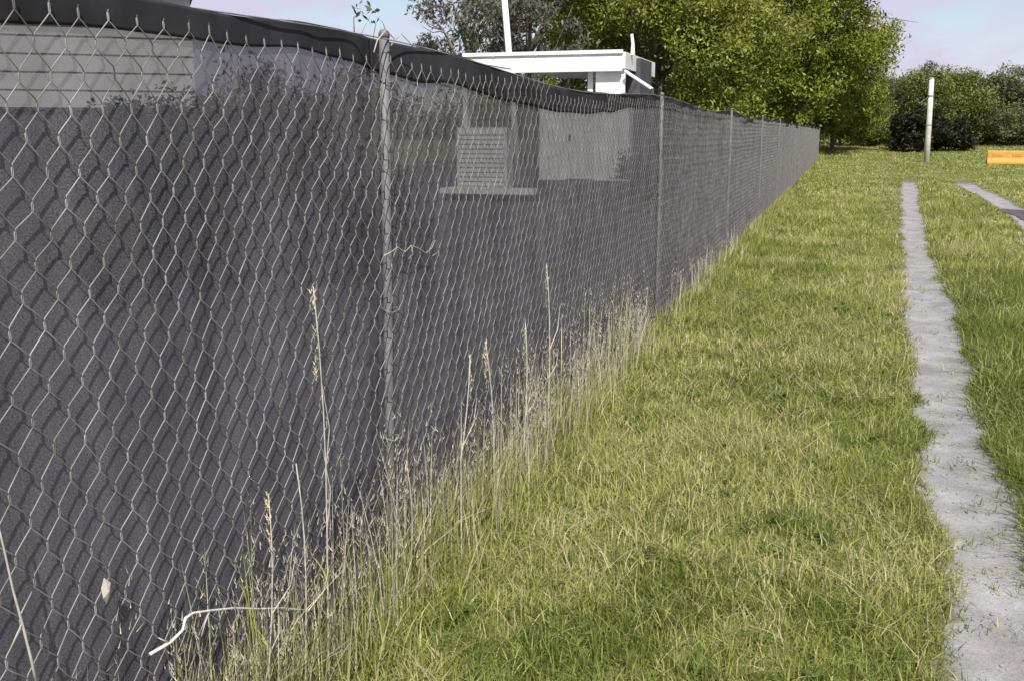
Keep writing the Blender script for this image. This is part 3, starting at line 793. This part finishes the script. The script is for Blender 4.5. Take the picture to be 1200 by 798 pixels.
def zone(y0, y1, dens, hmean, wid, segs, left=-0.10, xr_extra=0.6):
    xr = max(right_edge(y1), 2.6) + xr_extra
    n = int((xr - left) * (y1 - y0) * dens)
    x = rng.uniform(left, xr, n); y = rng.uniform(y0, y1, n)
    rm = rutmask(x, y)
    keep = (x < np.maximum(right_edge(y), 2.3) + xr_extra) & (rng.random(n) > rm * 1.15 + 0.0)
    clump = fbm(x, y, 5.0, 61, 2)
    keep &= rng.random(n) < 0.35 + 1.1 * clump
    # mud patch stays bare
    keep &= ((x - pc[0]) / 0.3) ** 2 + ((y - pc[1]) / 1.9) ** 2 > 1
    x = x[keep]; y = y[keep]; n = len(x)
    nearf = np.exp(-np.maximum(x, 0) / 0.16)
    mid = np.clip((x - rut_r(y)) / 0.1, 0, 1) * np.clip((rut2_c(y) - x) / 0.1, 0, 1)
    h = hmean * rng.uniform(0.5, 1.4, n) * (0.6 + 0.9 * fbm(x, y, 1.7, 71, 3)) * (1 + 1.0 * nearf + 0.7 * mid)
    h *= np.where(rutmask(x, y) > 0.05, 0.6, 1.0) * np.where((np.abs(x - rut2_c(y) + 0.25) < 0.6) & (y > 12), 0.4, 1.0) * np.where((np.abs(x - rut_l(y)) < 0.5) & (y > 16), 0.55, 1.0)
    ang = rng.uniform(0, 2 * math.pi, n); lean = np.abs(rng.normal(0.75, 0.5, n)) * (1 - 0.4 * nearf)
    w = wid * rng.uniform(0.6, 1.3, n)
    return blades(x, y, tz(x, y) - 0.004, h, w, ang, lean, grass_cols(x, y, n), segs)
def add_zone(name, label, zs):
    V = []; F = []; C = []; o = 0
    for z in zs:
        v, f, c = zone(*z); V.append(v); F.append(f + o); C.append(c); o += len(v)
    ob = np_mesh(name, np.concatenate(V), np.concatenate(F), M_GRASS, colors=np.concatenate(C))
    return tag(ob, label, 'grass', kind='stuff')
add_zone('grass', 'mown yellow-green grass of the verge and lane', [
    (1.1, 3.2, 11000, 0.075, 0.0036, 3),
    (3.2, 5.5, 8000, 0.072, 0.0046, 2),
    (5.5, 9, 4600, 0.072, 0.0065, 2),
    (9, 15, 2300, 0.075, 0.010, 1),
    (15, 26, 1000, 0.08, 0.017, 1),
    (26, 45, 360, 0.075, 0.032, 1),
    (45, 62, 130, 0.075, 0.055, 1, -0.1, 3.0),
    (62, 100, 80, 0.12, 0.065, 1, -6.0, 3.0)])

# taller unmown grass along the foot of the fence
def fringe():
    n = 13000
    y = 1.05 + 27 * rng.random(n) ** 2.0; x = np.abs(rng.normal(0.02, 0.10, n)) - 0.02
    cl = fbm(y, y * 0, 2.2, 81, 3)
    keep = rng.random(n) < np.clip((cl - 0.25) * 2.6, 0.1, 1); x = x[keep]; y = y[keep]; cl = cl[keep]; n = len(x)
    h = rng.uniform(0.10, 0.52, n) * (0.4 + 1.2 * cl) * np.exp(-x / 0.3) * np.interp(y, [0, 3.5, 7, 14, 40], [1.0, 0.85, 0.45, 0.4, 0.5])
    w = rng.uniform(0.0022, 0.0048, n) * (1 + y * 0.09)
    col = np.where((rng.random(n) < 0.42)[:, None], HAY[None, :] * rng.uniform(0.6, 1.05, (n, 1)), OLIVE[None, :] * rng.uniform(0.7, 1.5, (n, 1)))
    v, f, c = blades(x, y, tz(x, y) - 0.004, h, w, rng.uniform(0, 6.28, n), np.abs(rng.normal(0.32, 0.22, n)), col, 3)
    tag(np_mesh('tall_grass', v, f, M_GRASS, colors=c), 'taller unmown straw and green grass along the foot of the fence', 'grass', kind='stuff')
fringe()
def dry_stems():
    cy = np.concatenate([rng.uniform(1.25, 2.5, 46), rng.uniform(2.5, 6.8, 110), rng.uniform(6.5, 14, 26)])
    y = (cy[:, None] + rng.normal(0, 0.07, (len(cy), 10))).ravel(); n = len(y); x = 0.015 + np.abs(rng.normal(0, 0.05, n))
    ch = np.repeat(rng.uniform(0.45, 1.1, len(cy)), 10)
    h = ch * rng.uniform(0.25, 0.85, n) * np.interp(y, [1, 5, 8, 14], [0.8, 0.85, 0.6, 0.4])
    w = rng.uniform(0.0016, 0.0030, n) * np.interp(y, [1, 3, 14], [0.9, 1.25, 2.6])
    col = np.where((rng.random(n) < 0.75)[:, None], np.array([[0.42, 0.39, 0.31]]) * rng.uniform(0.6, 1.25, (n, 1)), OLIVE[None, :] * rng.uniform(0.7, 1.2, (n, 1)))
    v, f, c = blades(x, y, tz(x, y) - 0.005, h, w, rng.uniform(0, 6.28, n), np.abs(rng.normal(0.14, 0.17, n)), col, 5)
    V = [v]; F = [f]; C = [c]; o = len(v)
    # whiskery heads on the taller stems
    k = np.where(h > 0.28)[0]; k = np.repeat(k, 8); m = len(k)
    v, f, c = blades(x[k] + rng.normal(0, 0.004, m), y[k] + rng.normal(0, 0.004, m), h[k] * rng.uniform(0.76, 0.98, m), rng.uniform(0.008, 0.028, m), rng.uniform(0.0015, 0.003, m) * np.interp(y[k], [1, 3, 14], [0.9, 1.1, 2.0]), rng.uniform(0, 6.28, m), rng.uniform(0.2, 0.9, m), np.array([[0.40, 0.37, 0.29]]) * rng.uniform(0.7, 1.2, (m, 1)), 1)
    V.append(v); F.append(f + o); C.append(c)
    tag(np_mesh('dry_stems', np.concatenate(V), np.concatenate(F), M_STALK, colors=np.concatenate(C)), 'thin dry seeding stems standing against the netting', 'weeds', kind='stuff')
dry_stems()
def rosettes():
    m = 420; cx = rng.uniform(0.15, 3.2, m); cy = 1.3 + 8.5 * rng.random(m) ** 1.4
    k = (rutmask(cx, cy) < 0.05) & (fbm(cx, cy, 1.3, 95, 2) > 0.46); cx = cx[k]; cy = cy[k]; m = len(cx); L = 7
    x = np.repeat(cx, L) + rng.normal(0, 0.006, m * L); y = np.repeat(cy, L) + rng.normal(0, 0.006, m * L); n = len(x)
    v, f, c = blades(x, y, tz(x, y) + 0.008, np.repeat(rng.uniform(0.03, 0.075, m), L) * rng.uniform(0.7, 1.3, n), np.repeat(rng.uniform(0.010, 0.019, m), L), rng.uniform(0, 6.28, n), rng.uniform(0.9, 1.5, n), np.repeat(np.array([[0.085, 0.135, 0.028]]) * rng.uniform(0.8, 1.5, (m, 1)), L, 0), 3)
    tag(np_mesh('broadleaf_weeds', v, f, M_GRASS, colors=c), 'small broadleaf weed rosettes dotted through the verge', 'weeds', kind='stuff')
rosettes()
# flattened straw clippings on the verge
n = 7000; x = rng.uniform(0.1, 2.8, n); y = 1.2 + 11 * rng.random(n) ** 1.4
k = (fbm(x, y, 1.6, 91, 3) > 0.47) & (rutmask(x, y) < 0.1); x = x[k]; y = y[k]; n = len(x)
v, f, c = blades(x, y, tz(x, y) + rng.uniform(0.02, 0.055, n), rng.uniform(0.04, 0.16, n), rng.uniform(0.002, 0.0042, n), rng.uniform(0, 6.28, n), rng.uniform(1.5, 2.6, n), HAY[None, :] * rng.uniform(0.55, 1.0, (n, 1)), 2)
tag(np_mesh('straw_clippings', v, f, M_GRASS, colors=c), 'loose dry straw clippings lying on the mown verge', 'straw', kind='stuff')

# loose stones on the wheel track
def stones():
    ph = (1 + 5 ** 0.5) / 2
    iv = np.array([(-1, ph, 0), (1, ph, 0), (-1, -ph, 0), (1, -ph, 0), (0, -1, ph), (0, 1, ph), (0, -1, -ph), (0, 1, -ph), (ph, 0, -1), (ph, 0, 1), (-ph, 0, -1), (-ph, 0, 1)]); iv /= np.linalg.norm(iv[0])
    fi = np.array([(0, 11, 5), (0, 5, 1), (0, 1, 7), (0, 7, 10), (0, 10, 11), (1, 5, 9), (5, 11, 4), (11, 10, 2), (10, 7, 6), (7, 1, 8), (3, 9, 4), (3, 4, 2), (3, 2, 6), (3, 6, 8), (3, 8, 9), (4, 9, 5), (2, 4, 11), (6, 2, 10), (8, 6, 7), (9, 8, 1)])
    n = 1500; y = 1.5 + 12 * rng.random(n) ** 1.7; u = rng.random(n); x = rut_l(y) * (1 - u) + rut_r(y) * u
    r = 0.0018 + 0.006 * rng.random(n) ** 5
    P = np.stack([x, y, tz(x, y) + 0.008 + r * 0.3], 1)
    sc = rng.uniform(0.7, 1.3, (n, 1, 3)) * np.array([1, 1, 0.65])
    V = (P[:, None, :] + iv[None] * sc * r[:, None, None] * rng.uniform(0.85, 1.15, (n, 12, 1))).reshape(-1, 3)
    F = (np.arange(n)[:, None, None] * 12 + fi[None]).reshape(-1, 3)
    tag(np_mesh('gravel', V, F, M_STONE), 'small loose stones scattered over the pale wheel track', 'gravel', kind='stuff')
stones()

# ------------------------------------------------------------------ weeds, twigs and sticks at the fence
def weed(label, bpx, tpx, X=0.05, thick=0.0022, head=True, leaves=5, bend=0.02, branches=2):
    b_ = on_x(bpx[0], bpx[1], X); t_ = on_x(tpx[0], tpx[1], X)
    z0 = float(tz(X, b_[1])); base = Vector((X, b_[1], z0)); top = Vector(t_) - base
    o = empty('weed_stalk', tuple(base)); tag(o, label, 'weed')
    n = 8; pts = []
    for i in range(n):
        t = i / (n - 1); pts.append(top * t + Vector((bend * math.sin(3 * t), bend * math.sin(2.2 * t + 1) - bend * 0.84 * 1, 0)) * t)
    MB().tube([(0, 0, -0.03)] + [tuple(p) for p in pts], [thick * 1.1] + [thick * (1 - 0.6 * i / n) for i in range(n)], 5).build('stem', M_TWIG, o, smooth=True)
    H = top.length
    for j in range(branches):
        i = 3 + j; s = pts[i]; e = s + Vector((random.uniform(-0.01, 0.03), random.uniform(-0.07, 0.09), H * random.uniform(0.12, 0.25)))
        MB().tube([tuple(s), tuple((s + e) / 2 + Vector((0.01, 0.012, -0.01))), tuple(e)], [thick * 0.6, thick * 0.45, thick * 0.2], 4).build('side_stem', M_TWIG, o)
    if head:
        m = 60; t = rng.random(m); hp = np.array(pts[-1]) [None, :] - np.array([0, 0, 1.0])[None, :] * (t * H * 0.22)[:, None]
        v, f, c = blades(hp[:, 0] + rng.normal(0, 0.003, m), hp[:, 1] + rng.normal(0, 0.003, m), hp[:, 2], rng.uniform(0.008, 0.02, m), rng.uniform(0.002, 0.004, m), rng.uniform(0, 6.28, m), rng.uniform(0.3, 0.9, m), np.tile(HAY * 0.9, (m, 1)), 2)
        np_mesh('seed_head', v, f, M_STALK, colors=c, parent=o)
    for j in range(leaves):
        t = random.uniform(0.02, 0.5); i = t * (n - 1); s = pts[int(i)]
        v, f, c = blades(np.array([s.x]), np.array([s.y]), np.array([s.z]), np.array([random.uniform(0.08, 0.2)]), np.array([0.005]), np.array([random.uniform(0, 6.28)]), np.array([random.uniform(0.5, 1.2)]), np.tile((HAY * 0.7 if random.random() < .6 else OLIVE), (1, 1)), 4)
        np_mesh('leaf', v, f, M_STALK, colors=c, parent=o)
weed('tallest dry weed stalk with a seed head, left of the near post', (382, 700), (370, 335), leaves=4, thick=0.0028)
weed('forked dry weed standing behind the bent horizontal twig', (298, 720), (318, 575), branches=3, thick=0.0026, X=0.06)
weed('short bright dry stalk just right of the forked weed', (352, 690), (350, 540), head=False, thick=0.003, branches=1)
weed('dry curved stalk right of the near post, leaning towards the lane', (580, 560), (570, 400), thick=0.004)
weed('pale dry stalk halfway between the near post and curved stalk', (520, 600), (552, 415), thick=0.0035)
weed('thin dry stalk rising above the grass tuft by the fence', (612, 530), (616, 375), thick=0.0045)
weed('tall thin weed stalk furthest along the fence', (642, 510), (641, 310), thick=0.0045)
weed('low dry stalk close against the foot of the near post', (480, 660), (478, 540), thick=0.003, branches=1)

def twig(name, label, cat, pix, X, rad, branches=(), mat=M_TWIG):
    pts = [Vector(on_x(p[0], p[1], X + (p[2] if len(p) > 2 else 0))) for p in pix]
    o = empty(name, tuple(pts[0])); tag(o, label, cat)
    q = [p - pts[0] for p in pts]
    r = [rad * (1 - 0.5 * i / (len(q) - 1)) for i in range(len(q))]
    MB().tube([tuple(p) for p in q], r, 6).build('stem', mat, o, smooth=True)
    for bpix in branches:
        bp = [Vector(on_x(p[0], p[1], X + (p[2] if len(p) > 2 else 0))) - pts[0] for p in bpix]
        MB().tube([tuple(p) for p in bp], [rad * 0.6 * (1 - 0.5 * i / (len(bp) - 1)) for i in range(len(bp))], 5).build('side_stem', M_TWIG, o, smooth=True)
    return o
twig('bent_twig', 'pale bent twig lying level against the netting near the ground', 'twig',
     [(176, 766), (200, 752), (214, 738), (217, 724), (226, 718), (246, 715), (275, 712), (302, 713), (330, 712), (352, 714), (368, 714)], 0.03, 0.0036,
     branches=[[(200, 752), (194, 751), (186, 747)], [(246, 715), (240, 730), (236, 745)]], mat=M_BLEACHED)
twig('leaning_stick', 'thin dry stick leaning on the netting in the lower left corner', 'stick',
     [(46, 815), (36, 770), (26, 730), (15, 690), (4, 640), (-6, 600)], 0.035, 0.0028, branches=[[(26, 730), (20, 742), (12, 760)]])
twig('vine_tendril', 'curly dead vine tendril clinging to the near post', 'tendril',
     [(450, 300), (458, 296), (466, 290), (474, 296), (482, 288), (490, 291), (499, 297), (506, 291), (510, 282), (513, 296), (507, 300)], 0.012, 0.0016,
     branches=[[(482, 288), (484, 298), (478, 304)]])
twig('vine_tendril', 'dead vine wisp curling over the top of the near post', 'tendril',
     [(438, 62), (442, 48), (452, 36), (462, 46), (458, 54), (470, 40), (478, 48), (486, 58)], 0.012, 0.0020, branches=[[(452, 36), (448, 26), (440, 20)]])
# a dead leaf caught in the netting
L = on_x(123, 692, 0.012)
lv = [(0, 0, 0.026), (0.004, 0.011, 0.012), (0.002, 0.009, -0.014), (0, 0.001, -0.026), (0.003, -0.010, -0.010), (0.001, -0.011, 0.010), (0.009, 0, 0)]
lm = bpy.data.meshes.new('dead_leaf'); lm.from_pydata(lv, [], [(i, (i + 1) % 6, 6) for i in range(6)]); lm.materials.append(M_TWIG)
lo = link(bpy.data.objects.new('dead_leaf', lm)); lo.location = tuple(L)
tag(lo, 'small pale dead leaf caught in the netting at lower left', 'leaf')
md = lo.modifiers.new('thick', 'SOLIDIFY'); md.thickness = 0.001
